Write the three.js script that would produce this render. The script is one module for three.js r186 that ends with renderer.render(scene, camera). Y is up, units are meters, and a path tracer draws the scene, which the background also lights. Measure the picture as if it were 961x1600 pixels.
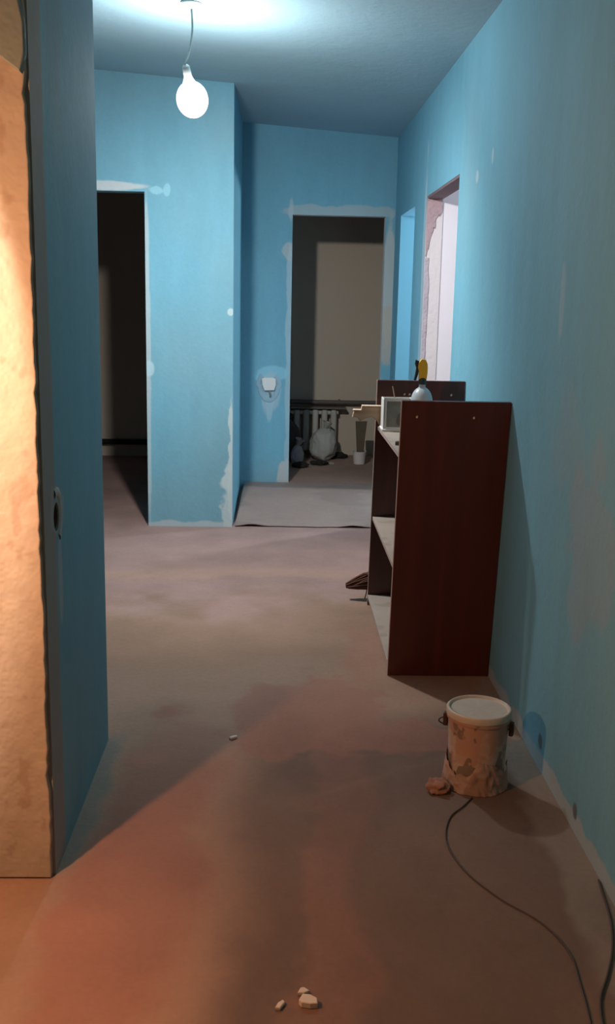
import * as THREE from 'three';
import { RoundedBoxGeometry } from 'three/addons/geometries/RoundedBoxGeometry.js';
import { mergeGeometries, mergeVertices } from 'three/addons/utils/BufferGeometryUtils.js';

// ---------------------------------------------------------------- camera, light, exposure
const scene = new THREE.Scene();
scene.background = new THREE.Color(0x000000);
const camera = new THREE.PerspectiveCamera(53.29, 961 / 1600, 0.05, 60);
camera.position.set(0, 1.45, 0);
camera.rotation.set(-0.206089, -0.0302028, 0.0204131, 'YXZ');
const renderer = new THREE.WebGLRenderer({ antialias: true });
renderer.toneMapping = THREE.LinearToneMapping;
renderer.toneMappingExposure = 1.0;
renderer.shadowMap.enabled = true;
const HALL_LIGHT = 3.1, HALL_DOWN = 11, HALL_AXIS = [0.15, -0.85, -0.5],   // the bulb hangs askew; tilted beam added so the nearer walls stay dim
  HALL_COLOUR = [1, 0.985, 0.95];
const WARM_LIGHT = 4.2, WARM_COLOUR = [1, 0.45, 0.21];
const WORK_LIGHT = 5, WORK_COLOUR = [1, 0.78, 0.56];
const SIDE_LIGHT = 1.2, BLUE_ROOM_LIGHT = 5.6;      // added bulbs in the two rooms on the right
const BULB = [-0.4, 2.305, -4.75];             // hall bulb
const WARM = [-0.89, 1.22, -1.7];             // warm bulb of the near room
const WORK = [-1.15, 1.58, -1.95];              // added work lamp by the plastered wall

const ceilingAt = (x, z) => 2.655 - 0.07 * x + 0.005 * (-z - 4.5);

// ---------------------------------------------------------------- helpers
const used = {};
function numbered(n) { const k = used[n] = (used[n] ?? -1) + 1; return k ? n + '_' + String(k).padStart(3, '0') : n; }
function tag(o, label, category, group) { Object.assign(o.userData, { label, category }); if (group) o.userData.group = group; return o; }
function thing(name, label, category, pos = [0, 0, 0], turn = 0, group) {
  const o = new THREE.Group(); o.name = numbered(name); o.position.set(...pos); o.rotation.y = turn; scene.add(o);
  return tag(o, label, category, group);
}
function obj(name, g, m, parent = scene, label) {
  const o = new THREE.Mesh(Array.isArray(g) ? merged(g) : g, m); o.castShadow = o.receiveShadow = true;
  o.name = parent === scene ? numbered(name) : name; parent.add(o); if (label) o.userData.label = label; return o;
}
function struct(name, g, m, parent = scene) { const o = obj(name, g, m, parent); o.userData.kind = 'structure'; return o; }
function merged(list) {
  return mergeGeometries(list.map((g) => { const c = g.index ? g.toNonIndexed() : g; if (!c.attributes.uv) c.setAttribute('uv', new THREE.BufferAttribute(new Float32Array(c.attributes.position.count * 2), 2)); return c; }));
}
const at = (g, x = 0, y = 0, z = 0, rx = 0, ry = 0, rz = 0) => g.applyMatrix4(new THREE.Matrix4().compose(new THREE.Vector3(x, y, z), new THREE.Quaternion().setFromEuler(new THREE.Euler(rx, ry, rz)), new THREE.Vector3(1, 1, 1)));
const box = (x0, x1, y0, y1, z0, z1) => new THREE.BoxGeometry(x1 - x0, y1 - y0, z1 - z0).translate((x0 + x1) / 2, (y0 + y1) / 2, (z0 + z1) / 2);
const rbox = (w, h, d, r, x, y, z) => new RoundedBoxGeometry(w, h, d, 2, r).translate(x, y, z);
const lathe = (pts, n = 40) => new THREE.LatheGeometry(pts.map(([r, y]) => new THREE.Vector2(r, y)), n);
const tube = (pts, r, seg = 64, rs = 8, closed = false) => new THREE.TubeGeometry(new THREE.CatmullRomCurve3(pts.map((p) => new THREE.Vector3(...p)), closed), seg, r, rs, closed);
const poly = (pts) => new THREE.Shape(pts.map(([x, y]) => new THREE.Vector2(x, y)));
function rng(seed) { let s = seed >>> 0; return () => { s = (s + 0x6D2B79F5) >>> 0; let t = Math.imul(s ^ (s >>> 15), 1 | s); t = (t + Math.imul(t ^ (t >>> 7), 61 | t)) ^ t; return ((t ^ (t >>> 14)) >>> 0) / 4294967296; }; }
const hash = (x, y, s) => { let h = Math.imul(x, 374761393) ^ Math.imul(y, 668265263) ^ Math.imul(s, 974634777); h = Math.imul(h ^ (h >>> 13), 1274126177); return ((h ^ (h >>> 16)) >>> 0) / 4294967296; };
function noise(x, y, s = 0) {
  const xi = Math.floor(x), yi = Math.floor(y), fx = x - xi, fy = y - yi, u = fx * fx * (3 - 2 * fx), v = fy * fy * (3 - 2 * fy);
  const a = hash(xi, yi, s), b = hash(xi + 1, yi, s), c = hash(xi, yi + 1, s), d = hash(xi + 1, yi + 1, s);
  return a + (b - a) * u + (c - a) * v + (a - b - c + d) * u * v;
}
const fbm = (x, y, s = 0, o = 4) => { let t = 0, a = 0.5, n = 0; for (let i = 0; i < o; i++) { t += a * noise(x, y, s + i * 17); n += a; x *= 2.03; y *= 2.03; a *= 0.5; } return t / n; };
const sstep = (a, b, x) => { const t = Math.min(1, Math.max(0, (x - a) / (b - a))); return t * t * (3 - 2 * t); };
const mix3 = (a, b, t) => [a[0] + (b[0] - a[0]) * t, a[1] + (b[1] - a[1]) * t, a[2] + (b[2] - a[2]) * t];
const enc = (x) => { x = Math.min(1, Math.max(0, x)); return Math.round(255 * (x <= 0.0031308 ? 12.92 * x : 1.055 * Math.pow(x, 1 / 2.4) - 0.055)); };
// a colour map over a rectangle of a surface, in metres; f returns a linear colour
function colourMap(w, h, ppm, f, u0 = 0, v0 = 0) {
  const W = Math.min(2048, Math.round(w * ppm)), H = Math.min(2048, Math.round(h * ppm)), d = new Uint8Array(W * H * 4);
  for (let j = 0; j < H; j++) for (let i = 0; i < W; i++) {
    const c = f(u0 + (i + 0.5) / W * w, v0 + (j + 0.5) / H * h), k = (j * W + i) * 4;
    d[k] = enc(c[0]); d[k + 1] = enc(c[1]); d[k + 2] = enc(c[2]); d[k + 3] = 255;
  }
  const t = new THREE.DataTexture(d, W, H, THREE.RGBAFormat); t.colorSpace = THREE.SRGBColorSpace; t.magFilter = t.minFilter = THREE.LinearFilter; t.wrapS = t.wrapT = THREE.RepeatWrapping;
  t.repeat.set(1 / w, 1 / h); t.offset.set(-u0 / w, -v0 / h); t.needsUpdate = true; return t;
}
function heightMap(size, n, f) {
  const d = new Uint8Array(n * n * 4);
  for (let j = 0; j < n; j++) for (let i = 0; i < n; i++) { const v = Math.round(255 * Math.min(1, Math.max(0, f(i / n, j / n)))), k = (j * n + i) * 4; d[k] = d[k + 1] = d[k + 2] = v; d[k + 3] = 255; }
  const t = new THREE.DataTexture(d, n, n, THREE.RGBAFormat); t.magFilter = t.minFilter = THREE.LinearFilter; t.wrapS = t.wrapT = THREE.RepeatWrapping; t.repeat.set(1 / size, 1 / size); t.needsUpdate = true; return t;
}
const tileNoise = (u, v, n, s) => { // value noise that repeats over the tile
  const x = u * n, y = v * n, xi = Math.floor(x), yi = Math.floor(y), fx = x - xi, fy = y - yi, a = fx * fx * (3 - 2 * fx), b = fy * fy * (3 - 2 * fy), m = (i) => ((i % n) + n) % n;
  const h = (i, j) => hash(m(i), m(j), s); return (h(xi, yi) * (1 - a) + h(xi + 1, yi) * a) * (1 - b) + (h(xi, yi + 1) * (1 - a) + h(xi + 1, yi + 1) * a) * b;
};
const plasterBump = heightMap(1.3, 512, (u, v) => 0.45 * tileNoise(u, v, 7, 1) + 0.25 * tileNoise(u, v, 19, 2) + 0.18 * tileNoise(u, v, 61, 3) + 0.12 * tileNoise(u, v, 170, 4));
const floorBump = heightMap(1.7, 512, (u, v) => 0.4 * tileNoise(u, v, 9, 5) + 0.25 * tileNoise(u, v, 33, 6) + 0.2 * tileNoise(u, v, 90, 7) + 0.15 * tileNoise(u, v, 220, 8));
const M = (o) => new THREE.MeshStandardMaterial({ roughness: 0.9, ...o, color: o.color ? new THREE.Color().setRGB(...o.color) : undefined });
const surf = (map, rough = 0.9, bump = plasterBump, scale = 0.004) => { const m = new THREE.MeshStandardMaterial({ map, roughness: rough }); if (bump) { m.bumpMap = bump; m.bumpScale = scale; } return m; };
// a patch of filler or bare plaster with a ragged outline, in wall metres
const patch = (u, v, p) => {
  const n = fbm(u * (p.f ?? 9) + p.cx * 7, v * (p.f ?? 9) * 0.8, 31, 4) - 0.5, dx = (u - p.cx) / p.rx, dy = (v - p.cy) / p.ry;
  const d = (p.square ? Math.max(Math.abs(dx), Math.abs(dy)) : Math.hypot(dx, dy)) + n * (p.n ?? 1.1);
  return (1 - sstep(0.82, p.edge ?? 1.08, d)) * (p.s ?? 1);
};

// ---------------------------------------------------------------- colours
const BLUE = [0.152, 0.388, 0.51], RIGHT = BLUE, DEEP = BLUE, PUTTY = [0.52, 0.58, 0.6], BARE = [0.5, 0.47, 0.43];
const paint = (base, patches, seed) => (u, v) => {
  const a = fbm(u * 1.1, v * 0.55, seed, 4) - 0.5, b = fbm(u * 14, v * 3.2, seed + 5, 3) - 0.5, g = noise(u * 70, v * 70, seed + 9) - 0.5;
  const k = 1 + 0.34 * a + 0.11 * b + 0.05 * g;
  let c = mix3(base, [base[0] * 1.25, base[1] * 0.95, base[2] * 0.88], sstep(0.5, 0.75, fbm(u * 0.8 + 9, v * 0.9, seed + 3, 3)) * 0.7);
  c = [c[0] * k, c[1] * k, c[2] * k];
  for (const p of patches) { const m = patch(u, v, p); if (m > 0) c = mix3(c, p.c ?? PUTTY, m); }
  return c;
};

// ---------------------------------------------------------------- the setting
const XR = 0.844, XL = -0.551, ZB = -6.42, ZF = -7.82, ZE = -9.35, TOP = 3.0;
const white = M({ color: [0.72, 0.66, 0.68], bumpMap: plasterBump, bumpScale: 0.008 });
const plasterTan = (u, v) => { const k = 1 + 0.3 * (fbm(u * 2.2, v * 1.6, 71, 4) - 0.5) + 0.12 * (noise(u * 40, v * 40, 72) - 0.5); let c = [0.41 * k, 0.36 * k, 0.305 * k]; const s = sstep(0.66, 0.72, fbm(u * 26, v * 14, 73, 3)); return mix3(c, [0.3, 0.22, 0.17], 0.5 * s); };
const tanMap = colourMap(3.2, 2.8, 150, plasterTan, -3.2, 0);
const tan = surf(tanMap, 0.95, plasterBump, 0.006);
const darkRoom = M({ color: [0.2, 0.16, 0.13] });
const beigeFn = (u, v) => { const k = 1 + 0.25 * (fbm(u * 1.7, v * 1.7, 81, 4) - 0.5); return [0.6 * k, 0.51 * k, 0.41 * k]; };
const beige = surf(colourMap(4, 2.8, 60, beigeFn, -2, 0), 0.95, plasterBump, 0.006);
function extrude(shape, depth, axis, off) {
  const g = new THREE.ExtrudeGeometry(shape, { depth, bevelEnabled: false, curveSegments: 20 });
  if (axis === 'x') { g.rotateY(Math.PI / 2); g.translate(off, 0, 0); } else g.translate(0, 0, off);
  return g;
}
const rect = (a, b, c, d) => poly([[a, c], [b, c], [b, d], [a, d]]);
// floor ------------------------------------------------------------
const PINK = [0.32, 0.2, 0.175], OLIVE = [0.27, 0.162, 0.11], NEAR = [0.31, 0.195, 0.14], RED = [0.295, 0.138, 0.1], DIM_FLOOR = [0.085, 0.056, 0.045];
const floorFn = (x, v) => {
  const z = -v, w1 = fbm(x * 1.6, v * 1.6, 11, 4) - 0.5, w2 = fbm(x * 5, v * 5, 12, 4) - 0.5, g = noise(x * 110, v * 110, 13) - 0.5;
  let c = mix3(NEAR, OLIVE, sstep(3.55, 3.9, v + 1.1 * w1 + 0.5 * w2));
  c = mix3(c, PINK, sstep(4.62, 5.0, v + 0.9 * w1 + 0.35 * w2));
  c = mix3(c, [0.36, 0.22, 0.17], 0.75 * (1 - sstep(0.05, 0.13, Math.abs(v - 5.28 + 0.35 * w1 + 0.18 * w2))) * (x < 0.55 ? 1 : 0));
  const near = 1 - sstep(3.0, 3.5, v + 0.8 * w1), e = x + 0.3 * w1 + 0.16 * w2; // worn red paint in bands towards the camera, fading light painted dark between
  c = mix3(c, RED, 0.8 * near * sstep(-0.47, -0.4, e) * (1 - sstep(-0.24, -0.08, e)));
  c = mix3(c, DIM_FLOOR, (0.66 + 0.6 * (fbm(x * 2.5, v * 1.2, 15, 3) - 0.4)) * near * sstep(-0.16, 0.04, e));
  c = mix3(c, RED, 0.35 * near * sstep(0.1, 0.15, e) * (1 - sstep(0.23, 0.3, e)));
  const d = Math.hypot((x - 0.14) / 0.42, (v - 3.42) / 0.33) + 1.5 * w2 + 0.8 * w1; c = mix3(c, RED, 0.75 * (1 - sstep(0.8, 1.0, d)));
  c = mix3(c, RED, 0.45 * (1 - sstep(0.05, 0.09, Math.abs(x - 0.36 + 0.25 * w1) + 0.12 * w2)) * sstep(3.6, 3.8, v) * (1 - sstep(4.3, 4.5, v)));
  // overspray and dust along the foot of the painted walls
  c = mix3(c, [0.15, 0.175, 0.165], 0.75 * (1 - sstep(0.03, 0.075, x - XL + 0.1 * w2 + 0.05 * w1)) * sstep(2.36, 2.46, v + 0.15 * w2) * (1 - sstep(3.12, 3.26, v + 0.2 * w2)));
  c = mix3(c, [0.27, 0.225, 0.185], 0.7 * (1 - sstep(0.07, 0.13, XR - x + 0.2 * w2)) * (v < 7 ? 1 : 0));
  const k = 1 + 0.5 * w1 * 0.6 + 0.35 * w2 + 0.1 * g;
  return [c[0] * k, c[1] * k, c[2] * k];
};
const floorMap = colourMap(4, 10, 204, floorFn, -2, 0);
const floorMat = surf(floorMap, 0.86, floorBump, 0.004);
{
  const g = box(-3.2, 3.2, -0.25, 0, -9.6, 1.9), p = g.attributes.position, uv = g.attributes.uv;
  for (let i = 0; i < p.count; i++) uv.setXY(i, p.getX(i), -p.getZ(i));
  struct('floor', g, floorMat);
  const h = box(-0.29, 3.1, -0.01, 0.04, ZE - 0.05, ZF - 0.002), q = h.attributes.position, w = h.attributes.uv;
  for (let i = 0; i < q.count; i++) w.setXY(i, q.getX(i) * 1.0, -q.getZ(i) - 6.6);
  const brown = surf(colourMap(4, 10, 60, (x, v) => { const k = 1 + 0.5 * (fbm(x * 3, v * 3, 21, 4) - 0.5); return [0.36 * k, 0.235 * k, 0.185 * k]; }, -2, 0), 0.85, floorBump, 0.004);
  struct('floor_far_room', h, brown);
}
// ceiling: an old slab that is not quite level ------------------------
{
  const g = box(-3.3, 3.3, 0, 0.3, -9.6, 1.9), p = g.attributes.position, uv = g.attributes.uv;
  for (let i = 0; i < p.count; i++) {
    const x = p.getX(i), z = p.getZ(i), low = p.getY(i) < 0.1;
    p.setY(i, low ? ceilingAt(x, z) : 3.3); uv.setXY(i, x, -z);
  }
  g.computeVertexNormals();
  const m = colourMap(4, 10, 60, (x, v) => { const k = 1 + 0.18 * (fbm(x * 1.2, v * 1.2, 41, 4) - 0.5); return [0.28 * k, 0.44 * k, 0.52 * k]; }, -2, 0);
  struct('ceiling', g.toNonIndexed(), surf(m, 0.95, plasterBump, 0.004));
}
// right wall: two door openings ------------------------------------
{
  const s = poly([[-1.8, 0], [5.055, 0], [5.055, 2.045], [6.15, 2.045], [6.15, 0], [6.69, 0], [6.69, 2.045], [7.46, 2.045], [7.46, 0], [-ZF, 0], [-ZF, TOP], [-1.8, TOP]]);
  const P = [
    { cx: 4.6, cy: 1.98, rx: 0.03, ry: 0.025, s: 0.5 }, { cx: 4.28, cy: 2.02, rx: 0.02, ry: 0.03, s: 0.5 }, { cx: 3.1, cy: 1.45, rx: 0.03, ry: 0.12, s: 0.25 }, { cx: 2.95, cy: 1.05, rx: 0.2, ry: 0.16, s: 0.2, c: [0.3, 0.36, 0.4] },
    { cx: 2.65, cy: 0.8, rx: 0.22, ry: 0.25, s: 0.3, c: [0.32, 0.33, 0.36] }, { cx: 6.2, cy: 1.25, rx: 0.06, ry: 1.0, s: 0.55, c: [0.55, 0.6, 0.66], f: 6 }, { cx: 6.22, cy: 0.5, rx: 0.1, ry: 0.4, s: 0.5 },
    { cx: 3.2, cy: 0.02, rx: 1.6, ry: 0.035, s: 0.6, c: [0.4, 0.42, 0.42], n: 1.6 }, { cx: 3.0, cy: 0.09, rx: 0.02, ry: 0.02, c: [0.1, 0.14, 0.15] }, { cx: 2.6, cy: 0.06, rx: 0.025, ry: 0.03, c: [0.1, 0.13, 0.14] },
  ];
  struct('wall_right', extrude(s, 0.095, 'x', XR), [surf(colourMap(9.7, 2.8, 150, paint(RIGHT, P, 101), -1.85, 0), 0.8, plasterBump, 0.003), white]);
}
// far wall of the hall: one door opening, filler round it -------------
{
  const a = -0.29, s = poly([[a, 0], [0.083, 0], [0.083, 2.055], [0.772, 2.055], [0.772, 0], [3.1, 0], [3.1, TOP], [a, TOP]]);
  const c = [0.36, 0.45, 0.47];
  const P = [
    { cx: 0.45, cy: 2.085, rx: 0.42, ry: 0.05, c, s: 0.75, n: 0.9 }, { cx: 0.81, cy: 1.6, rx: 0.045, ry: 0.5, c: [0.5, 0.52, 0.5], s: 0.8, n: 0.9 }, { cx: 0.81, cy: 1.15, rx: 0.06, ry: 0.24, c: [0.46, 0.43, 0.38], s: 0.85 },
    { cx: 0.06, cy: 1.8, rx: 0.055, ry: 0.07, c: [0.4, 0.47, 0.48], s: 0.85 }, { cx: 0.06, cy: 0.1, rx: 0.07, ry: 0.12, c: [0.52, 0.54, 0.54], s: 0.95, f: 16 }, { cx: 0.07, cy: 1.1, rx: 0.025, ry: 1.0, c: [0.42, 0.55, 0.6], s: 0.6 },
    { cx: -0.07, cy: 0.89, rx: 0.11, ry: 0.06, c: [0.26, 0.56, 0.7], s: 0.8 }, { cx: -0.075, cy: 0.74, rx: 0.075, ry: 0.16, c: [0.36, 0.52, 0.6], s: 0.8 }, { cx: -0.07, cy: 0.67, rx: 0.03, ry: 0.14, c: [0.36, 0.54, 0.64], s: 0.8 },
  ];
  struct('wall_far', extrude(s, 0.11, 'z', ZF - 0.11), [surf(colourMap(3.5, 2.8, 180, paint(DEEP, P, 111), -0.3, 0), 0.8, plasterBump, 0.003), white]);
}
// wall with the dark door, and the return wall behind its corner ------
{
  const s = poly([[-3.1, 0], [-1.56, 0], [-1.56, 2.06], [-0.826, 2.06], [-0.826, 0], [-0.29, 0], [-0.29, TOP], [-3.1, TOP]]);
  const P = [
    { cx: -1.15, cy: 2.09, rx: 0.36, ry: 0.028, c: [0.55, 0.6, 0.62], s: 0.9, n: 0.5 }, { cx: -0.815, cy: 1.05, rx: 0.016, ry: 1.05, c: [0.5, 0.58, 0.6], s: 0.7, n: 0.6 }, { cx: -0.81, cy: 1.0, rx: 0.03, ry: 0.05, c: [0.45, 0.66, 0.75], s: 0.8 }, { cx: -0.76, cy: 2.07, rx: 0.05, ry: 0.03, c: [0.3, 0.6, 0.72], s: 0.8, f: 20 }, { cx: -0.69, cy: 2.07, rx: 0.02, ry: 0.035, c: [0.3, 0.6, 0.72], s: 0.7 },
    { cx: -0.297, cy: 0.42, rx: 0.018, ry: 0.42, c: [0.52, 0.62, 0.64], s: 0.9, f: 22, n: 1.4 }, { cx: -0.305, cy: 0.3, rx: 0.05, ry: 0.09, c: [0.52, 0.62, 0.64], s: 0.9, f: 18 }, { cx: -0.31, cy: 0.1, rx: 0.05, ry: 0.16, c: [0.5, 0.6, 0.62], s: 0.8, f: 18 }, { cx: -0.305, cy: 1.36, rx: 0.025, ry: 0.025, c: [0.5, 0.65, 0.68], s: 0.9 }, { cx: -0.55, cy: 0.0, rx: 0.5, ry: 0.04, c: [0.5, 0.55, 0.56], s: 0.7 },
  ];
  struct('wall_left_back', extrude(s, 0.12, 'z', ZB - 0.12), [surf(colourMap(3, 2.8, 190, paint(BLUE, P, 121), -3.15, 0), 0.76, plasterBump, 0.003), M({ color: [0.3, 0.5, 0.6] })]);
  const r = rect(-ZB + 0.12, -ZE, 0, TOP);
  struct('wall_return', extrude(r, 0.12, 'x', -0.41), surf(colourMap(3.2, 2.8, 60, paint(DEEP, [], 131), 6.4, 0), 0.8));
}
// left wall by the camera: a stub wall with a socket hole --------------
{
  const s = rect(2.372, 3.184, 0, TOP), hole = new THREE.Path(); hole.absellipse(2.505, 0.905, 0.03, 0.036, 0, Math.PI * 2); s.holes.push(hole);
  const P = [
    { cx: 2.4, cy: 1.4, rx: 0.1, ry: 2.0, c: [0.3, 0.29, 0.27], s: 0.95, n: 0.35, f: 5, square: true }, { cx: 2.52, cy: 0.93, rx: 0.09, ry: 0.07, c: [0.4, 0.44, 0.46], s: 0.5 },
    { cx: 2.535, cy: 0.74, rx: 0.022, ry: 0.13, c: [0.42, 0.46, 0.48], s: 0.7 }, { cx: 2.62, cy: 2.2, rx: 0.1, ry: 0.4, c: [0.22, 0.32, 0.36], s: 0.4, f: 5 },
  ];
  const w = struct('wall_left', extrude(s, 0.2, 'x', XL - 0.2), [surf(colourMap(0.9, 2.8, 220, paint(BLUE, P, 141), 2.3, 0), 0.85, plasterBump, 0.0015), surf(colourMap(1, 2.8, 60, (u, v) => [0.25, 0.27, 0.27], 0, 0))]);
  obj('socket_box', at(lathe([[0, -0.04], [0.03, -0.04], [0.031, 0.0], [0.029, 0.0], [0.028, -0.037], [0, -0.037]], 24), XL - 0.004, 0.905, -2.505, 0, 0, -Math.PI / 2), M({ color: [0.06, 0.055, 0.05], side: THREE.DoubleSide }), w);
  // raised rim of plaster, thicker on the far side of the hole
  const rim = [], R = rng(5);
  for (let i = 0; i <= 26; i++) { const a = -1.05 + i / 26 * 3.0, r = 0.05 + 0.004 * R(); rim.push([XL - 0.003, 0.905 + 0.062 * Math.sin(a) * (r / 0.05), -2.505 - r * Math.cos(a) * 0.95]); }
  const rg = new THREE.TubeGeometry(new THREE.CatmullRomCurve3(rim.map((p) => new THREE.Vector3(...p))), 50, 0.013, 7);
  rg.translate(-XL, 0, 0).scale(0.45, 1, 1).translate(XL, 0, 0); obj('plaster_rim', rg, M({ color: [0.45, 0.48, 0.5] }), w);
  // the wall that faces the camera behind the bright plaster coat
  struct('wall_near', box(-3.1, XL - 0.2, 0, TOP, -2.57, -2.372), M({ color: [0.4, 0.32, 0.26] }));
  const R2 = rng(8), e = [[-3.1, 0.006], [-3.1, TOP]];
  for (let i = 0; i <= 130; i++) { const y = TOP - i / 130 * (TOP - 0.006); e.push([-0.5595 + 0.0035 * (R2() - 0.5) + 0.007 * (fbm(y * 7, 0.3, 51, 4) - 0.5) + (R2() < 0.1 ? -0.005 * R2() : 0), y]); }
  const g = new THREE.ExtrudeGeometry(poly(e), { depth: 0.016, bevelEnabled: true, bevelThickness: 0.004, bevelSize: 0.003, bevelSegments: 2 }); g.translate(0, 0, -2.372);
  struct('wall_near_plaster', g, tan);
}
// plaster bulge hanging in the upper left ------------------------------
struct('trim_1', new THREE.ExtrudeGeometry(poly([[-0.75, 2.03], [-0.7, 2.015], [-0.665, 1.99], [-0.64, 1.975], [-0.615, 1.955], [-0.59, 1.935], [-0.562, 1.915], [-0.5535, 1.95], [-0.5535, 2.01], [-0.562, 2.05], [-0.58, 2.09], [-0.6, 2.12], [-0.64, 2.2], [-0.75, 2.2]]), { depth: 0.012, bevelEnabled: true, bevelThickness: 0.01, bevelSize: 0.004, bevelSegments: 3 }).translate(0, 0, -2.35), M({ color: [0.22, 0.27, 0.27], bumpMap: plasterBump, bumpScale: 0.008 }));
// rooms beyond ------------------------------------------------------
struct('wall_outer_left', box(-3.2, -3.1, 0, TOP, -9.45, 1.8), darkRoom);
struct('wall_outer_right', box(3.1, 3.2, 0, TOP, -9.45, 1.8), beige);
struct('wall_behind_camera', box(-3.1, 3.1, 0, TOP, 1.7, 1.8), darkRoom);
struct('wall_end', box(-3.1, 3.1, 0, TOP, ZE - 0.1, ZE), beige);
struct('wall_side_room', box(XR + 0.095, 3.1, 0, TOP, -6.33, -6.156), M({ color: [0.82, 0.78, 0.84], bumpMap: plasterBump, bumpScale: 0.006 }));
struct('wall_side_room_near', box(XR + 0.095, 3.1, 0, TOP, -4.5, -4.4), white);
struct('wall_side_room_blue', box(XR + 0.095, 3.1, 0, TOP, -7.82, -7.6), M({ color: BLUE }));
struct('wall_hall_left', box(-2.3, -2.2, 0, TOP, ZB, -2.57), M({ color: BLUE }));
for (const [n, z0, z1, y0, y1] of [['trim_2', -7.475, -7.458, 0, 2.045]]) struct(n, box(XR - 0.001, XR + 0.097, y0, y1, z0, z1), M({ color: BLUE }));
struct('trim_3', box(XR - 0.001, XR + 0.097, 2.035, 2.05, -7.46, -6.69), M({ color: BLUE }));
// broken mauve brick showing at the top of the first opening
{
  const R = rng(12), m = M({ color: [0.42, 0.3, 0.33], bumpMap: plasterBump, bumpScale: 0.02 }), pts = [[XR, 2.045], [XR + 0.09, 2.045]];
  for (let i = 0; i <= 14; i++) { const t = i / 14; pts.push([XR + 0.09 - 0.085 * t + 0.01 * (R() - 0.5), 1.97 - 0.26 * t * t - (i % 5 === 2 ? 0.03 : 0) - 0.015 * R()]); }
  struct('trim_4', new THREE.ExtrudeGeometry(poly(pts), { depth: 0.008, bevelEnabled: false }).translate(0, 0, -6.15), m);
  struct('trim_5', box(XR + 0.002, XR + 0.094, 2.032, 2.046, -6.15, -5.056), m);
  const q = [[XR + 0.002, 0.0], [XR + 0.03, 0.0]]; for (let i = 0; i <= 40; i++) { const y = i / 40 * 1.7; q.push([XR + 0.012 + 0.022 * fbm(y * 6, 0.2, 61, 3), y]); } q.push([XR + 0.002, 1.7]);
  struct('trim_6', new THREE.ExtrudeGeometry(poly(q), { depth: 0.006, bevelEnabled: false }).translate(0, 0, -6.15), M({ color: [0.45, 0.4, 0.46], bumpMap: plasterBump, bumpScale: 0.02 }));
}

// ---------------------------------------------------------------- hall bulb
{
  const [bx, by, bz] = BULB, ceilY = ceilingAt(bx, bz);
  const t = thing('hanging_bulb', 'bare white glowing bulb hanging on a thin grey cord from the hall ceiling', 'lamp', [bx, by, bz]);
  const H = ceilY - by;
  obj('ceiling_rose', lathe([[0, H + 0.001], [0.045, H + 0.001], [0.047, H - 0.008], [0.03, H - 0.02], [0.008, H - 0.026], [0, H - 0.026]], 24), M({ color: [0.3, 0.36, 0.36], roughness: 0.6 }), t);
  obj('cord', tube([[0, H - 0.02, 0], [0.004, H - 0.1, 0.002], [-0.004, H - 0.18, 0.02], [-0.022, 0.114, 0.072]], 0.0042, 30, 8), M({ color: [0.2, 0.24, 0.24], roughness: 0.6 }), t);
  const sk = at(lathe([[0, 0.035], [0.009, 0.03], [0.016, 0.022], [0.018, -0.02], [0.014, -0.022], [0, -0.022]], 24), 0, 0.105, 0);
  const askew = new THREE.Quaternion().setFromUnitVectors(new THREE.Vector3(0, -1, 0), new THREE.Vector3(...HALL_AXIS).normalize()); sk.applyQuaternion(askew);
  obj('bulb_socket', sk, M({ color: [0.75, 0.8, 0.78], roughness: 0.5 }), t);
  const pr = []; for (let i = 0; i <= 24; i++) { const a = -Math.PI / 2 + i / 24 * Math.PI * 0.86; pr.push([Math.max(0, 0.07 * Math.cos(a)), 0.078 * Math.sin(a) - 0.014]); } pr.push([0.02, 0.078], [0.016, 0.09], [0, 0.09]);
  const glow = new THREE.MeshStandardMaterial({ color: 0xffffff, emissive: new THREE.Color().setRGB(...HALL_COLOUR), emissiveIntensity: 1.6, roughness: 0.4 });
  const b = obj('bulb', lathe(pr, 32).applyQuaternion(askew), glow, t); b.castShadow = false;
  const l = new THREE.PointLight(new THREE.Color().setRGB(...HALL_COLOUR), HALL_LIGHT, 0, 2); l.position.set(0, -0.012, 0); l.castShadow = true; l.shadow.radius = 2; l.shadow.mapSize.set(2048, 2048); l.shadow.bias = -0.001; t.add(l);
  const d = new THREE.SpotLight(new THREE.Color().setRGB(...HALL_COLOUR), HALL_DOWN, 0, 1.45, 1, 2); d.position.set(0, -0.012, 0); d.target.position.set(...HALL_AXIS); d.castShadow = true; d.shadow.radius = 2; t.add(d, d.target);
}
// unseen bulbs added in the two rooms on the right: one whitens the near door jamb, the other the return wall
function addedBulb(pos, colour, power, label) {
  const [bx, by, bz] = pos, H = ceilingAt(bx, bz) - by, t = thing('added_bulb', label, 'lamp', pos);
  obj('cord', tube([[0, H, 0], [0.003, H * 0.6, 0], [0, 0.1, 0]], 0.004, 20, 8), M({ color: [0.1, 0.1, 0.1] }), t);
  obj('bulb_socket', lathe([[0, 0.11], [0.012, 0.1], [0.018, 0.09], [0.018, 0.045], [0, 0.045]], 24), M({ color: [0.1, 0.1, 0.1] }), t);
  const pr = []; for (let i = 0; i <= 20; i++) { const a = -Math.PI / 2 + i / 20 * Math.PI * 0.85; pr.push([Math.max(0, 0.03 * Math.cos(a)), 0.032 * Math.sin(a)]); } pr.push([0.013, 0.05], [0, 0.05]);
  const b = obj('bulb', lathe(pr, 28), new THREE.MeshStandardMaterial({ color: 0xffffff, emissive: new THREE.Color().setRGB(...colour), emissiveIntensity: 2.5 }), t); b.castShadow = false;
  const l = new THREE.PointLight(new THREE.Color().setRGB(...colour), power, 0, 2); l.castShadow = true; l.shadow.radius = 2; l.shadow.mapSize.set(1024, 1024); l.shadow.bias = -0.001; t.add(l);
}
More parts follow.
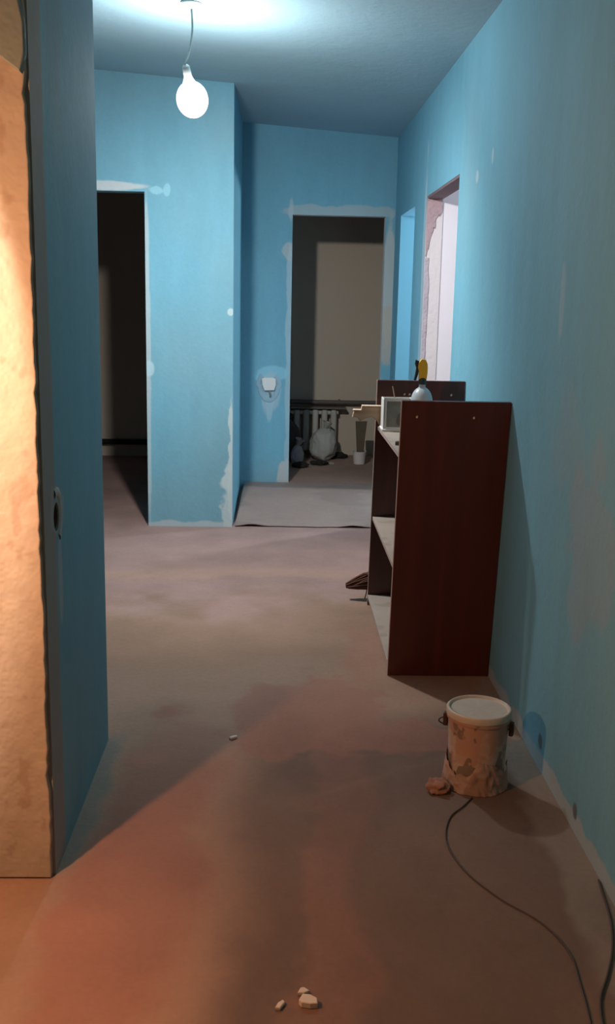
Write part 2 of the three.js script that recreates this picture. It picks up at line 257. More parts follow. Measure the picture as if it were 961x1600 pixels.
addedBulb([1.5, 2.15, -4.9], [0.95, 0.95, 1], SIDE_LIGHT, 'added unseen bulb in the side room behind the first doorway on the right, outside the picture');
addedBulb([1.75, 1.9, -7.38], [0.85, 0.95, 1], BLUE_ROOM_LIGHT, 'added unseen bulb in the blue room behind the second doorway on the right, outside the picture');
// warm bulb of the near room, outside the frame -------------------------
{
  const [bx, by, bz] = WARM, H = ceilingAt(bx, bz) - by;
  const t = thing('warm_bulb', 'warm glowing bulb on a cord in the near room, outside the picture', 'lamp', WARM);
  obj('cord', tube([[0, H, 0], [0.003, H * 0.6, 0], [0, 0.1, 0]], 0.004, 20, 8), M({ color: [0.1, 0.1, 0.1] }), t);
  obj('bulb_socket', lathe([[0, 0.11], [0.012, 0.1], [0.018, 0.09], [0.018, 0.045], [0, 0.045]], 24), M({ color: [0.1, 0.1, 0.1] }), t);
  const pr = []; for (let i = 0; i <= 20; i++) { const a = -Math.PI / 2 + i / 20 * Math.PI * 0.85; pr.push([Math.max(0, 0.03 * Math.cos(a)), 0.032 * Math.sin(a)]); } pr.push([0.013, 0.05], [0, 0.05]);
  const b = obj('bulb', lathe(pr, 28), new THREE.MeshStandardMaterial({ color: 0xffffff, emissive: new THREE.Color().setRGB(...WARM_COLOUR), emissiveIntensity: 2.5 }), t); b.castShadow = false;
  const l = new THREE.PointLight(new THREE.Color().setRGB(...WARM_COLOUR), WARM_LIGHT, 0, 2); l.castShadow = true; l.shadow.radius = 1.2; l.shadow.mapSize.set(2048, 2048); l.shadow.bias = -0.001; t.add(l);
}
// unseen work lamp, added for the bright slanting patch on the plastered wall ---------------
{
  const [lx, ly, lz] = WORK, n = new THREE.Vector3(-0.621 - lx, 1.765 - ly, -2.352 - lz).cross(new THREE.Vector3(-0.558 - lx, 1.545 - ly, -2.352 - lz)).normalize(), axis = new THREE.Vector3(-0.578 - lx, 1.6 - ly, -2.352 - lz).normalize().multiplyScalar(Math.cos(1.31)).addScaledVector(n, Math.sin(1.31));
  const t = thing('added_work_lamp', 'added metal work lamp on a stand turned to the plastered wall, unseen outside the picture', 'lamp', [lx, 0, lz]);
  const q = new THREE.Quaternion().setFromUnitVectors(new THREE.Vector3(0, 1, 0), axis), steel = M({ color: [0.12, 0.12, 0.12], metalness: 0.6, roughness: 0.4, side: THREE.DoubleSide });
  const head = lathe([[0, -0.07], [0.03, -0.068], [0.055, -0.045], [0.066, -0.012], [0.064, -0.012], [0.052, -0.043], [0.028, -0.062], [0, -0.064]], 32).applyQuaternion(q).translate(0, ly, 0);
  obj('reflector', head, steel, t);
  obj('lens', lathe([[0, -0.01], [0.05, -0.012], [0.056, -0.02], [0, -0.02]], 28).applyQuaternion(q).translate(0, ly, 0), new THREE.MeshStandardMaterial({ color: 0xffffff, emissive: new THREE.Color().setRGB(...WORK_COLOUR), emissiveIntensity: 2.5 }), t);
  const foot = [-0.02, 0, 0.16];
  obj('pole', tube([[-0.02, 0.04, 0.16], [-0.02, ly - 0.15, 0.16], [0.0, ly - 0.02, 0.11], [0.03, ly + 0.012, 0.055]], 0.009, 40, 8), steel, t);
  obj('base', lathe([[0, 0], [0.13, 0], [0.13, 0.015], [0.02, 0.045], [0, 0.045]], 32).translate(...foot), steel, t);
  const l = new THREE.SpotLight(new THREE.Color().setRGB(...WORK_COLOUR), WORK_LIGHT, 0, 1.31, 0.03, 2); l.position.set(0, ly, 0).addScaledVector(axis, 0.012); l.target.position.copy(l.position).addScaledVector(axis, 1); l.castShadow = true; l.shadow.radius = 0.6; t.add(l, l.target);
}

// ---------------------------------------------------------------- shelf unit, leaning out of square
const wood = surf(colourMap(0.5, 1.2, 400, (u, v) => { const k = 1 + 0.55 * (fbm(u * 26, v * 2.2, 151, 4) - 0.5) + 0.14 * (noise(u * 160, v * 9, 152) - 0.5); return [0.07 * k, 0.0135 * k, 0.0085 * k]; }, 0, 0), 0.42, null);
const edgeMat = M({ color: [0.42, 0.3, 0.26], roughness: 0.6 });
const shelfMat = surf(colourMap(1.2, 0.6, 150, (u, v) => { const k = 1 + 0.3 * (fbm(u * 6, v * 6, 161, 4) - 0.5); return mix3([0.33 * k, 0.265 * k, 0.22 * k], [0.22, 0.165, 0.13], 0.5 * sstep(0.6, 0.7, fbm(u * 9, v * 9, 163, 3))); }, 0, 0), 0.7, null);
const X0 = 0.443, X1 = XR - 0.003, LEAN = 0.119, TH = 0.016, HT = 1.096, SH = 0.885;
{
  const t = thing('shelf_unit', 'open dark mahogany shelf unit without a top, leaning along the right blue wall', 'shelf', [X0, 0, -3.8]);
  const W = X1 - X0, ang = Math.atan(LEAN), L = HT / Math.cos(ang);
  const lean = (g) => g.applyMatrix4(new THREE.Matrix4().makeRotationX(ang));
  const panel = (z) => {
    const g = lean(box(0.0012, W, 0.003, L, -TH, 0)).translate(0, 0, z); const p = g.attributes.position, uv = g.attributes.uv; for (let i = 0; i < p.count; i++) uv.setXY(i, p.getX(i), p.getY(i));
    const o = obj('side_panel', g, wood, t);
    obj('edge_band', lean(box(-0.0008, 0.0012, 0.003, L, -TH, 0)).translate(0, 0, z), edgeMat, o);
    return o;
  };
  const near = panel(0), far = panel(-0.945);
  for (const [y, x0] of [[SH, 0.012], [0.452, 0.006], [0.055, 0.0]]) {
    const z = LEAN * y, g = box(x0 + 0.001, W - 0.004, y - TH, y, -0.945 + z + 0.002, z - TH - 0.002), p = g.attributes.position, uv = g.attributes.uv;
    for (let i = 0; i < p.count; i++) uv.setXY(i, -p.getZ(i), p.getX(i));
    const o = obj('shelf', g, shelfMat, t, y === SH ? 'top shelf' : undefined);
    obj('edge_band', box(x0 - 0.0006, x0 + 0.001, y - TH, y, -0.945 + z + 0.002, z - TH - 0.002), edgeMat, o);
  }
  obj('plinth', box(0.03, 0.045, 0, 0.038, -0.935, -0.02), wood, t);
  const pinM = M({ color: [0.62, 0.5, 0.4], roughness: 0.5 });
  const pin = (x, y, z, o) => obj('dowel_pin', at(new THREE.CylinderGeometry(0.0038, 0.0042, 0.02, 12), x, y, z, Math.PI / 2 + 0.1, 0, 0.25), pinM, o);
  for (const x of [0.058, 0.265]) pin(x, 1.04, LEAN * 1.04 + 0.004, near);
  for (const x of [0.125, 0.148, 0.338]) pin(x, 1.035, LEAN * 1.035 - 0.945 + 0.005, far);
}
// things on its top shelf ---------------------------------------------
{
  const t = thing('white_box', 'white plastic box with a dark grey front panel on the top shelf', 'box', [0.525, SH, -4.51]);
  const w = M({ color: [0.68, 0.64, 0.6], roughness: 0.5 }), hw = 0.066, hd = 0.06, h = 0.147;
  obj('side', rbox(0.006, h - 0.01, hd * 2, 0.002, -hw + 0.003, h / 2, 0), w, t); obj('side', rbox(0.006, h - 0.01, hd * 2, 0.002, hw - 0.003, h / 2, 0), w, t);
  obj('back', rbox(hw * 2 - 0.012, h - 0.012, 0.005, 0.002, 0, h / 2, -hd + 0.003), w, t);
  obj('base', rbox(hw * 2 + 0.012, 0.012, hd * 2 + 0.012, 0.004, 0, 0.006, 0), w, t);
  const fm = surf(colourMap(0.2, 0.2, 400, (u, v) => { const k = 1 + 0.5 * (fbm(u * 40, v * 40, 171, 3) - 0.5), d = patch(u, v, { cx: 0.12, cy: 0.055, rx: 0.03, ry: 0.03, f: 30 }); return mix3([0.2 * k, 0.205 * k, 0.18 * k], [0.08, 0.075, 0.055], 0.8 * d); }, 0, 0), 0.35, null);
  const fg = rbox(hw * 2 - 0.024, h - 0.028, 0.004, 0.001, 0, h / 2, hd - 0.004), p = fg.attributes.position, uv = fg.attributes.uv; for (let i = 0; i < p.count; i++) uv.setXY(i, p.getX(i) + 0.1, p.getY(i));
  obj('front_panel', fg, fm, t, 'dark grey front panel');
  obj('front_frame', [box(-hw, -hw + 0.013, 0.01, h, hd - 0.005, hd), box(hw - 0.013, hw, 0.01, h, hd - 0.005, hd), box(-hw + 0.013, hw - 0.013, h - 0.012, h, hd - 0.005, hd), box(-hw + 0.013, hw - 0.013, 0.01, 0.02, hd - 0.005, hd)], w, t);
  const k = at(new THREE.CylinderGeometry(0.0022, 0.0028, 0.17, 10), 0.518, SH + 0.112, -4.503, 0.05, 0, 0.22);
  tag(obj('thin_stick', k, M({ color: [0.55, 0.4, 0.26] })), 'thin pale wooden stick poking up out of the white box', 'stick');
}
{
  const t = thing('spray_bottle', 'white round-shouldered spray bottle with a yellow and black trigger head', 'bottle', [0.602, SH, -4.3]);
  const pr = [[0, 0], [0.04, 0], [0.045, 0.006], [0.0455, 0.05], [0.0455, 0.14]]; for (let i = 0; i <= 12; i++) { const a = i / 12 * 1.25; pr.push([0.0455 * Math.cos(a) + 0.0, 0.15 + 0.062 * Math.sin(a)]); } pr.push([0.0135, 0.214], [0.0135, 0.228], [0, 0.228]);
  obj('body', lathe(pr, 40), new THREE.MeshPhysicalMaterial({ color: new THREE.Color().setRGB(0.5, 0.58, 0.62), roughness: 0.35, transmission: 0.15, thickness: 0 }), t);
  const dark = M({ color: [0.012, 0.03, 0.026], roughness: 0.45 }), yel = M({ color: [0.72, 0.44, 0.03], roughness: 0.4 });
  obj('collar', lathe([[0, 0.222], [0.0165, 0.222], [0.0165, 0.244], [0.012, 0.249], [0, 0.249]], 28), dark, t, 'black collar');
  const hs = poly([[-0.014, 0.246], [0.014, 0.246], [0.017, 0.275], [0.016, 0.305], [0.008, 0.322], [-0.006, 0.325], [-0.016, 0.312], [-0.019, 0.292], [-0.013, 0.272]]);
  obj('spray_head', new THREE.ExtrudeGeometry(hs, { depth: 0.014, bevelEnabled: true, bevelSize: 0.003, bevelThickness: 0.004, bevelSegments: 3 }).translate(0, 0, -0.007), yel, t, 'yellow spray head');
  const tr = poly([[-0.019, 0.318], [-0.031, 0.322], [-0.033, 0.308], [-0.027, 0.29], [-0.031, 0.262], [-0.035, 0.24], [-0.029, 0.238], [-0.021, 0.262], [-0.017, 0.29]]);
  obj('trigger', new THREE.ExtrudeGeometry(tr, { depth: 0.009, bevelEnabled: true, bevelSize: 0.0015, bevelThickness: 0.002, bevelSegments: 2 }).translate(0, 0, -0.0045), dark, t, 'dark green trigger');
}
{
  const s = poly([[-0.118, 0.046], [-0.112, 0.07], [-0.08, 0.072], [-0.078, 0.09], [0.2, 0.09], [0.2, 0.0], [0.012, 0.0], [-0.008, 0.03], [-0.03, 0.05], [-0.06, 0.042], [-0.085, 0.028], [-0.095, 0.044]]);
  const m = surf(colourMap(0.5, 0.2, 400, (u, v) => { const k = 1 + 0.4 * (fbm(u * 6, v * 60, 181, 3) - 0.5); return [0.44 * k, 0.3 * k, 0.19 * k]; }, -0.2, 0), 0.75, null);
  const t = thing('wooden_bracket', 'stepped beige wooden bracket poking out left behind the white box', 'bracket', [0.452, SH + 0.002, -4.612]);
  obj('board', new THREE.ExtrudeGeometry(s, { depth: 0.026, bevelEnabled: true, bevelSize: 0.0015, bevelThickness: 0.0015, bevelSegments: 1 }).translate(0, 0, 0.002), m, t);
  obj('cap_strip', [rbox(0.124, 0.006, 0.036, 0.002, -0.016, 0.095, 0.016), rbox(0.038, 0.006, 0.036, 0.002, -0.098, 0.076, 0.016)], M({ color: [0.62, 0.46, 0.33], roughness: 0.7 }), t);
}
{
  const t = thing('bottle_cap', 'small dark brown cap lying alone on the top shelf behind the near panel', 'cap', [0.478, SH, -4.03]);
  obj('shell', lathe([[0, 0.016], [0.009, 0.016], [0.0115, 0.013], [0.012, 0], [0.0095, 0], [0.009, 0.012], [0, 0.012]], 24), M({ color: [0.03, 0.018, 0.014], roughness: 0.5 }), t);
}
// brush behind the unit -------------------------------------------------
{
  const t = thing('hand_broom', 'pointed brown bristle tip showing behind the lower far corner of the shelf unit', 'broom', [0.34, 0, -4.83]);
  const R = rng(33), bun = [], pts = [];
  const prof = (u) => 0.006 + 0.05 * Math.pow(u, 0.8);                       // half height of the bundle along its length
  for (let i = 0; i < 150; i++) {
    const a = R() * 6.283, r = Math.sqrt(R()), e = 0.05 * R();
    const p0 = new THREE.Vector3(e * 1.2, 0.072 + 0.012 * Math.sin(a) * r, 0.012 * Math.cos(a) * r), p1 = new THREE.Vector3(0.1, 0.1 + prof(0.7) * 1.05 * Math.sin(a) * r, 0.032 * Math.cos(a) * r), p2 = new THREE.Vector3(0.24, 0.11 + 0.03 * Math.sin(a) * r, 0.018 * Math.cos(a) * r);
    bun.push(new THREE.TubeGeometry(new THREE.CatmullRomCurve3([p0, p1, p2]), 5, 0.0032, 4));
  }
  const st = obj('bristles', bun, M({ color: [0.13, 0.05, 0.03] }), t); void st; void pts;
  obj('handle', tube([[0.22, 0.11, 0], [0.32, 0.07, -0.01], [0.46, 0.014, -0.03]], 0.013, 24, 10), M({ color: [0.25, 0.14, 0.07] }), t);
  obj('binding', at(lathe([[0.02, -0.012], [0.03, -0.012], [0.03, 0.012], [0.02, 0.012]], 20), 0.215, 0.11, 0, 0, 0, Math.PI / 2), M({ color: [0.06, 0.04, 0.03] }), t);
  obj('loose_strand', tube([[0.105, 0.06, 0.01], [0.1, 0.03, 0.016], [0.094, 0.012, 0.02]], 0.0025, 12, 6), M({ color: [0.13, 0.06, 0.035] }), t);
}

// ---------------------------------------------------------------- paint bucket
{
  const t = thing('paint_bucket', 'paint-smeared bucket with a white lid standing near the right wall', 'bucket', [0.622, 0, -2.9]);
  const fn = (u, v) => { // u round the body in metres, v up it
    const k = 1 + 0.25 * (fbm(u * 20, v * 20, 191, 4) - 0.5); let c = [0.48 * k, 0.39 * k, 0.32 * k];
    const a = fbm(u * 17 + 1.7, v * 14, 193, 4); c = mix3(c, [0.4, 0.22, 0.16], 0.75 * sstep(0.46, 0.56, a));
    c = mix3(c, [0.44, 0.25, 0.18], 0.6 * sstep(0.48, 0.58, fbm(u * 13, v * 17 + 3, 195, 4)));
    c = mix3(c, [0.16, 0.115, 0.09], 0.8 * sstep(0.56, 0.61, fbm(u * 19 + 5, v * 15 + 2, 197, 4)));
    c = mix3(c, [0.4, 0.23, 0.17], 0.8 * (1 - sstep(0.03, 0.06, v + 0.06 * (fbm(u * 15, 1, 199, 3) - 0.5)))); return c;
  };
  const bm = surf(colourMap(0.6, 0.27, 700, fn, 0, 0), 0.7, floorBump, 0.002);
  const bodyPts = [[0, 0.001], [0.082, 0.001], [0.084, 0.004], [0.088, 0.12], [0.0915, 0.212], [0.096, 0.214], [0.096, 0.228], [0.0925, 0.23], [0, 0.23]];
  const bg = lathe(bodyPts, 72), p = bg.attributes.position, uv = bg.attributes.uv; for (let i = 0; i < p.count; i++) { const a = Math.atan2(p.getX(i), p.getZ(i)); uv.setXY(i, 0.3 + a * 0.0925, p.getY(i)); }
  // keep the seam of the map at the back
  const nb = bg.toNonIndexed(), u2 = nb.attributes.uv; for (let i = 0; i < u2.count; i += 3) { const us = [u2.getX(i), u2.getX(i + 1), u2.getX(i + 2)]; if (Math.max(...us) - Math.min(...us) > 0.3) for (let j = 0; j < 3; j++) if (us[j] < 0.3) u2.setX(i + j, us[j] + 0.581); }
  obj('body', nb, bm, t);
  const lid = obj('lid', lathe([[0, 0.2405], [0.083, 0.2405], [0.087, 0.239], [0.0885, 0.246], [0.094, 0.247], [0.0985, 0.243], [0.0985, 0.226], [0.097, 0.225], [0.095, 0.232], [0, 0.232]], 64), surf(colourMap(0.3, 0.3, 300, (u, v) => { const k = 1 + 0.2 * (fbm(u * 16, v * 16, 201, 4) - 0.5); return [0.52 * k, 0.47 * k, 0.4 * k]; }, 0, 0), 0.55, null), t, 'white lid'); void lid;
  const dark = M({ color: [0.05, 0.022, 0.016], roughness: 0.6 });
  for (const a of [-0.4, Math.PI - 0.4]) obj('handle_ear', at(rbox(0.022, 0.042, 0.014, 0.004, 0, 0, 0), 0.101 * Math.cos(a), 0.192, -0.101 * Math.sin(a), 0, a + Math.PI / 2, 0), dark, t);
  const hp = []; for (let i = 0; i <= 24; i++) { const b = i / 24 * Math.PI, a = -0.4; hp.push([0.108 * Math.cos(b) * Math.cos(a) - 0.104 * Math.sin(b) * Math.sin(a) * -1, 0.195 - 0.06 * Math.sin(b), -0.108 * Math.cos(b) * Math.sin(a) - 0.108 * Math.sin(b) * Math.cos(a) ]); }
  obj('handle', tube(hp, 0.0024, 60, 6), M({ color: [0.12, 0.1, 0.09], metalness: 0.6, roughness: 0.5 }), t);
  // crumpled film of dried paint hanging round the lower body
  const R = rng(77), N = 110, K = 16, pos = [], idx = [], uvs = [];
  for (let i = 0; i <= N; i++) for (let j = 0; j <= K; j++) {
    const a = -2.7 + i / N * 4.3, v = j / K, hgt = 0.05 + 0.05 * fbm(a * 2.2, 0.5, 211, 3) + 0.022 * Math.sin(a * 3 + 1), y = 0.002 + v * hgt;
    const r = 0.088 + 0.004 + 0.007 * Math.pow(1 - v, 1.4) * (0.4 + fbm(a * 5, v * 2, 213, 3) * 1.3) + 0.009 * (fbm(a * 9, v * 5, 215, 3) - 0.3);
    pos.push(r * Math.sin(a), y, r * Math.cos(a)); uvs.push(0.3 + a * 0.0925, y + 0.0);
    if (i < N && j < K) { const q = i * (K + 1) + j; idx.push(q, q + K + 1, q + 1, q + 1, q + K + 1, q + K + 2); }
  }
  const fg = new THREE.BufferGeometry(); fg.setAttribute('position', new THREE.Float32BufferAttribute(pos, 3)); fg.setAttribute('uv', new THREE.Float32BufferAttribute(uvs, 2)); fg.setIndex(idx); fg.computeVertexNormals();
  const fm = surf(colourMap(0.6, 0.27, 500, (u, v) => { const k = 1 + 0.4 * (fbm(u * 18, v * 18, 221, 4) - 0.5); return mix3([0.4 * k, 0.28 * k, 0.23 * k], [0.25, 0.14, 0.1], sstep(0.52, 0.6, fbm(u * 14, v * 14, 223, 3)) * 0.7); }, 0, 0), 0.8, null); fm.side = THREE.DoubleSide;
  obj('wrapping', fg, fm, t, 'crumpled brownish wrapping'); void R;
}
// lump of dried reddish mud at its foot
{
  const g = mergeVertices(new THREE.IcosahedronGeometry(1, 7)), p = g.attributes.position, v = new THREE.Vector3();
  for (let i = 0; i < p.count; i++) { v.fromBufferAttribute(p, i); const k = 1 + 1.3 * (fbm(v.x * 2.4 + 5, v.y * 2.4 + v.z * 2, 231, 4) - 0.5); p.setXYZ(i, v.x * 0.036 * k, Math.max(-0.014, v.y * 0.02 * k) + 0.014, v.z * 0.03 * k); }
  g.computeVertexNormals();
  tag(obj('plaster_lump', g.translate(0.494, 0.0005, -2.838), M({ color: [0.3, 0.15, 0.1] })), 'reddish brown lump lying at the left foot of the smeared bucket', 'rubble');
}
// cables on the floor ----------------------------------------------------
const cableM = M({ color: [0.06, 0.042, 0.034], roughness: 0.6 });
tag(obj('thin_cable', tube([[0.592, 0.0035, -2.79], [0.555, 0.0035, -2.735], [0.512, 0.0035, -2.68], [0.482, 0.0035, -2.59], [0.476, 0.0035, -2.51], [0.503, 0.0035, -2.385], [0.564, 0.0035, -2.27], [0.645, 0.0035, -2.165], [0.679, 0.0035, -2.055], [0.673, 0.0035, -1.944], [0.655, 0.0035, -1.8], [0.6, 0.0035, -1.55]], 0.002, 160, 6), cableM), 'thin dark cable curving over the floor from the smeared bucket', 'cable');
tag(obj('thin_cable', tube([[0.838, 0.004, -2.35], [0.812, 0.004, -2.17], [0.78, 0.004, -2.06], [0.74, 0.004, -1.97], [0.7, 0.004, -1.89], [0.67, 0.004, -1.75], [0.64, 0.004, -1.6]], 0.003, 100, 6), cableM), 'short dark cord beside the right wall at the bottom edge', 'cable');
// chips of plaster --------------------------------------------------------
const chipM = M({ color: [0.6, 0.53, 0.47] });
function chip(pts, h, x, z, turn, label) {
  const g = new THREE.ExtrudeGeometry(poly(pts), { depth: h, bevelEnabled: true, bevelSize: 0.0015, bevelThickness: 0.0015, bevelSegments: 1 }).rotateX(-Math.PI / 2).rotateY(turn).translate(x, 0.0018, z);
  tag(obj('plaster_chip', g, chipM), label, 'chip', 'plaster chips on the floor');
}
chip([[-0.018, -0.006], [-0.012, -0.013], [0.006, -0.014], [0.019, -0.011], [0.016, 0.004], [0.002, 0.012], [-0.013, 0.012]], 0.011, 0.08, -1.885, -0.15, 'largest white plaster chip on the floor at the bottom of the picture');
chip([[-0.012, -0.006], [0.0, -0.007], [0.011, -0.002], [0.003, 0.008], [-0.004, 0.008]], 0.006, 0.07, -1.918, 0.1, 'small triangular plaster chip just behind the largest chip');
chip([[-0.005, -0.012], [0.003, -0.01], [0.006, 0.01], [0.001, 0.014], [-0.004, 0.004]], 0.005, 0.02, -1.875, -0.35, 'narrow plaster chip lying left of the largest chip');
chip([[-0.006, -0.012], [0.003, -0.013], [0.008, 0.008], [0.002, 0.014], [-0.005, 0.004]], 0.006, -0.137, -3.2, -0.7, 'lone white chip in the middle of the hall floor');

// ---------------------------------------------------------------- grey sheet before the far door
{
  const NX = 60, NZ = 30, x0 = -0.272, x1 = 0.8, z0 = -6.44, z1 = -7.8, top = [], idx = [], uvs = [];
  const hgt = (x, z) => { const t = (z - z0) / (z1 - z0); return 0.008 + 0.045 * sstep(0.0, 0.85, t) + 0.016 * Math.sin(Math.PI * t) + 0.012 * (1 - sstep(0, 0.12, t)) * Math.pow(Math.max(0, Math.sin((x + 0.33) * 9.5)), 4) + 0.008 * (fbm(x * 3, z * 3, 241, 3) - 0.5) * sstep(0, 0.1, t); };
  const P = [];
  for (const dy of [0, -0.004]) for (let j = 0; j <= NZ; j++) for (let i = 0; i <= NX; i++) {
    const tz = j / NZ, z = z0 + (z1 - z0) * tz + 0.012 * (noise(i * 0.2, 3, 243) - 0.5) * (1 - tz), x = x0 + (x1 - x0) * i / NX + (i === 0 ? 0.02 * tz : 0);
    P.push(x, hgt(x, z) + dy, z); uvs.push(x, -z);
  }
  const n = (NX + 1) * (NZ + 1);
  for (let j = 0; j < NZ; j++) for (let i = 0; i < NX; i++) { const a = j * (NX + 1) + i, b = a + NX + 1; idx.push(a, a + 1, b, a + 1, b + 1, b); idx.push(n + a, n + b, n + a + 1, n + a + 1, n + b, n + b + 1); }
  for (let i = 0; i < NX; i++) { idx.push(i, n + i, i + 1, i + 1, n + i, n + i + 1); const a = NZ * (NX + 1) + i; idx.push(a, a + 1, n + a, a + 1, n + a + 1, n + a); }
  for (let j = 0; j < NZ; j++) { const a = j * (NX + 1), b = a + NX + 1; idx.push(a, b, n + a, b, n + b, n + a); const c = a + NX, d = b + NX; idx.push(c, n + c, d, d, n + c, n + d); }
  const g = new THREE.BufferGeometry(); g.setAttribute('position', new THREE.Float32BufferAttribute(P, 3)); g.setAttribute('uv', new THREE.Float32BufferAttribute(uvs, 2)); g.setIndex(idx); g.computeVertexNormals();
  const m = surf(colourMap(1.4, 1.6, 160, (x, v) => { const w = fbm(x * 3, v * 3, 251, 4) - 0.5, k = 1 + 0.3 * w + 0.1 * (noise(x * 60, v * 60, 253) - 0.5); return mix3([0.31 * k, 0.22 * k, 0.19 * k], [0.24, 0.175, 0.15], 0.7 * sstep(0.55, 0.65, fbm(x * 2.2 + 4, v * 5, 255, 4))); }, -0.4, 6.3), 0.6, floorBump, 0.003); m.side = THREE.DoubleSide;
  tag(obj('floor_sheet', g, m), 'grey floor sheet laid as a ramp before the far doorway', 'sheet');
}
// white socket on the far wall --------------------------------------------
{
  const t = thing('wall_socket', 'small white socket cover on the far wall left of the doorway', 'socket', [-0.078, 0.8, ZF]);
  const R = rng(91);
  const shape = poly([[-0.05, 0.045], [-0.036, 0.052], [0.03, 0.052], [0.048, 0.046], [0.05, 0.0], [0.038, -0.035], [-0.03, -0.038], [-0.046, 0.005]]);
  obj('cover', new THREE.ExtrudeGeometry(shape, { depth: 0.022, bevelEnabled: true, bevelSize: 0.004, bevelThickness: 0.005, bevelSegments: 3 }).translate(0, 0, 0.001), M({ color: [0.72, 0.74, 0.72], roughness: 0.5 }), t);
  obj('wire_stub', tube([[0.0, -0.036, 0.012], [0.008, -0.055, 0.02], [0.014, -0.078, 0.012], [0.012, -0.09, 0.003]], 0.008, 20, 8), M({ color: [0.18, 0.25, 0.27] }), t);
  const rim = []; for (let i = 0; i <= 30; i++) { const a = 2.2 + i / 30 * 5.0; rim.push([0.075 * Math.cos(a) * (1 + 0.1 * R()) * (Math.sin(a) < 0 ? 0.85 : 1), 0.0 + 0.1 * Math.sin(a) * (1 + 0.08 * R()) - 0.01, -0.004]); }
  obj('plaster_rim', tube(rim, 0.02, 70, 8).scale(1, 1, 0.35), M({ color: [0.3, 0.46, 0.56] }), t);
}

// ---------------------------------------------------------------- far room
const FY = 0.04;
{
  const t = thing('pipe_rail', 'dark horizontal heating pipe along the far room wall above the clutter', 'pipe', [0, 0.53, ZE + 0.055]);
  obj('pipe', at(new THREE.CylinderGeometry(0.02, 0.02, 2.6, 16), 0.9, 0, 0, 0, 0, Math.PI / 2), M({ color: [0.13, 0.11, 0.09], roughness: 0.6 }), t);
  for (const x of [-0.2, 0.55, 1.4, 2.0]) obj('pipe_clip', rbox(0.018, 0.05, 0.06, 0.004, x, 0, -0.025), M({ color: [0.16, 0.14, 0.12] }), t);
}
{
  const t = thing('radiator', 'pale ribbed radiator on the far room wall behind the grey sack', 'radiator', [0.2, FY, ZE + 0.1]);
  const m = M({ color: [0.5, 0.48, 0.43], roughness: 0.55 });
  obj('rail', at(new THREE.CylinderGeometry(0.02, 0.02, 0.58, 16), 0.05, 0.4, 0, 0, 0, Math.PI / 2), m, t); obj('rail', at(new THREE.CylinderGeometry(0.02, 0.02, 0.58, 16), 0.05, 0.08, 0, 0, 0, Math.PI / 2), m, t);
  for (let i = 0; i < 7; i++) obj('section', rbox(0.055, 0.38, 0.09, 0.02, -0.2 + i * 0.083, 0.24, 0), m, t);
  obj('top_shelf', rbox(0.72, 0.014, 0.12, 0.004, 0.05, 0.445, 0), M({ color: [0.2, 0.17, 0.14] }), t);
}
function sack(name, label, x, z, rx, ry, rz, col, seed, cat) {
  const t = thing(name, label, cat, [x, FY, z]);
  const g = mergeVertices(new THREE.IcosahedronGeometry(1, 12)), p = g.attributes.position, v = new THREE.Vector3();
  for (let i = 0; i < p.count; i++) {
    v.fromBufferAttribute(p, i); const k = 1 + 0.34 * (fbm(v.x * 1.6 + seed, v.y * 1.6 + v.z * 1.3, seed, 3) - 0.5) + 0.12 * (fbm(v.x * 6 + v.z * 3, v.y * 6, seed + 3, 3) - 0.5), s = v.y < 0 ? Math.pow(-v.y, 0.6) * -1 : v.y;
    p.setXYZ(i, v.x * rx * k, Math.max(-ry, s * ry * k) + ry, v.z * rz * k);
  }
  g.computeVertexNormals(); obj('bag', g, M({ color: col, roughness: 0.6 }), t);
  obj('tied_neck', at(lathe([[0.012, -0.02], [0.03, 0.03], [0.045, 0.05], [0.03, 0.052], [0.01, 0.02], [0.0, 0.0]], 14), rx * 0.15, ry * 2.02, 0, 0.2, 0, -0.3), M({ color: col, roughness: 0.6, side: THREE.DoubleSide }), t);
}
sack('grey_sack', 'big grey sack slumped under the radiator in the far room', 0.4, -9.02, 0.125, 0.145, 0.1, [0.42, 0.42, 0.38], 301, 'sack');
sack('black_sack', 'dark bag heaped behind the doorway left of the grey sack', 0.06, -9.0, 0.14, 0.18, 0.11, [0.05, 0.05, 0.055], 311, 'sack');
sack('pale_bag', 'small pale bag standing by the left door jamb in front of the dark bag', 0.165, -8.78, 0.055, 0.085, 0.05, [0.45, 0.42, 0.44], 321, 'bag');
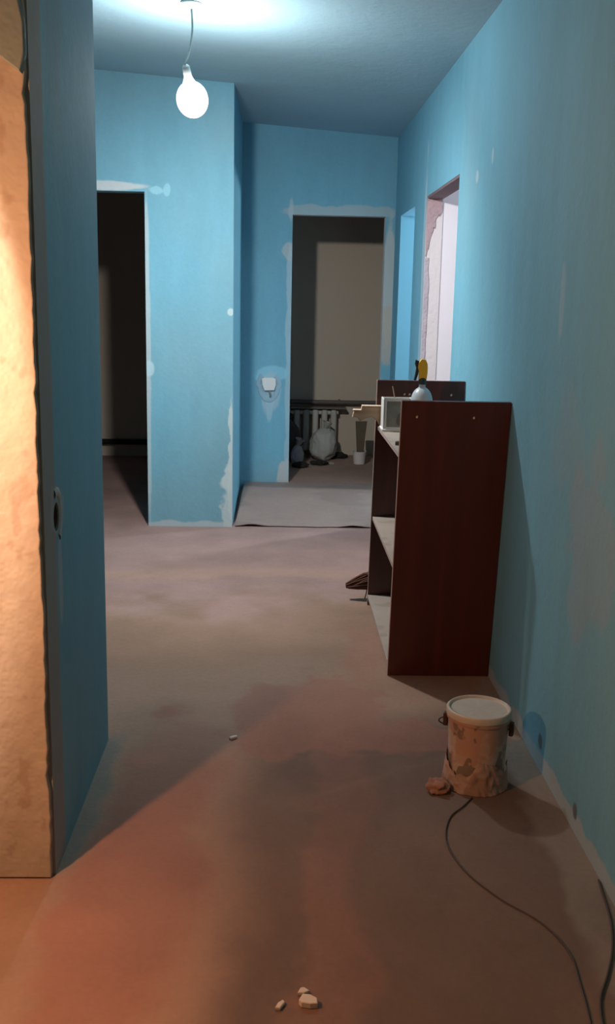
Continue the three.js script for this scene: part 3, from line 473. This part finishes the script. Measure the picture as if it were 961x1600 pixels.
{
  const t = thing('white_bucket', 'small white bucket on the far room floor with a dark board in it', 'bucket', [0.71, FY, -8.82]);
  obj('body', lathe([[0, 0.002], [0.048, 0.002], [0.05, 0.006], [0.058, 0.105], [0.061, 0.106], [0.061, 0.112], [0.055, 0.112], [0.047, 0.008], [0, 0.008]], 36), M({ color: [0.7, 0.62, 0.6], roughness: 0.5, side: THREE.DoubleSide }), t);
  obj('rim', at(new THREE.TorusGeometry(0.059, 0.003, 8, 36), 0, 0.111, 0, Math.PI / 2), M({ color: [0.7, 0.62, 0.6], roughness: 0.5 }), t);
  const g = new THREE.ExtrudeGeometry(poly([[-0.022, 0], [0.022, 0], [0.036, 0.2], [0.052, 0.36], [-0.044, 0.36], [-0.034, 0.2]]), { depth: 0.014, bevelEnabled: true, bevelSize: 0.002, bevelThickness: 0.002, bevelSegments: 1 });
  tag(obj('dark_board', at(g, 0.715, FY + 0.014, -8.82, -0.04, 0, 0), M({ color: [0.12, 0.09, 0.06] })), 'narrow dark board standing in the small white bucket', 'board');
}
{
  const R = rng(401);
  for (const [x, z, s, lab] of [[0.36, -8.74, 0.05, 'black crumpled rag on the far room floor before the grey sack'], [0.19, -8.6, 0.05, 'black crumpled rag beside the small pale bag'], [0.52, -9.16, 0.07, 'dark crumpled rag along the far wall right of the grey sack']]) {
    const g = mergeVertices(new THREE.IcosahedronGeometry(1, 6)), p = g.attributes.position, v = new THREE.Vector3(), q = R() * 9;
    for (let i = 0; i < p.count; i++) { v.fromBufferAttribute(p, i); const k = 1 + 0.9 * (fbm(v.x * 2.4 + q, v.y * 2.4 + v.z * 2, 403, 3) - 0.5); p.setXYZ(i, v.x * s * 1.5 * k, Math.max(-0.02, v.y * s * 0.5 * k) + 0.02, v.z * s * k); }
    g.computeVertexNormals(); tag(obj('rag', g.translate(x, FY, z), M({ color: [0.02, 0.018, 0.016] })), lab, 'rag');
  }
  tag(obj('plaster_chip', at(rbox(0.07, 0.014, 0.04, 0.004, 0, 0, 0), 0.45, FY + 0.007, -8.8, 0, 0.3, 0), M({ color: [0.4, 0.34, 0.28] })), 'flat pale scrap on the far room floor before the grey sack', 'chip');
}
// dark room behind the left door -------------------------------------------
{
  const t = thing('low_pipe', 'black pipe low along the wall of the dark room seen through the left doorway', 'pipe', [-1.6, 0.135, ZE + 0.04]);
  obj('pipe', at(new THREE.CylinderGeometry(0.025, 0.025, 2.3, 16), 0, 0, 0, 0, 0, Math.PI / 2), M({ color: [0.015, 0.013, 0.012] }), t);
  for (const x of [-0.8, 0.6]) obj('pipe_clip', rbox(0.018, 0.06, 0.05, 0.004, x, 0, -0.02), M({ color: [0.03, 0.03, 0.03] }), t);
}

scene.traverse((o) => { if (o.isMesh && o.name !== 'bulb') { o.castShadow = true; o.receiveShadow = true; } });
renderer.render(scene, camera);
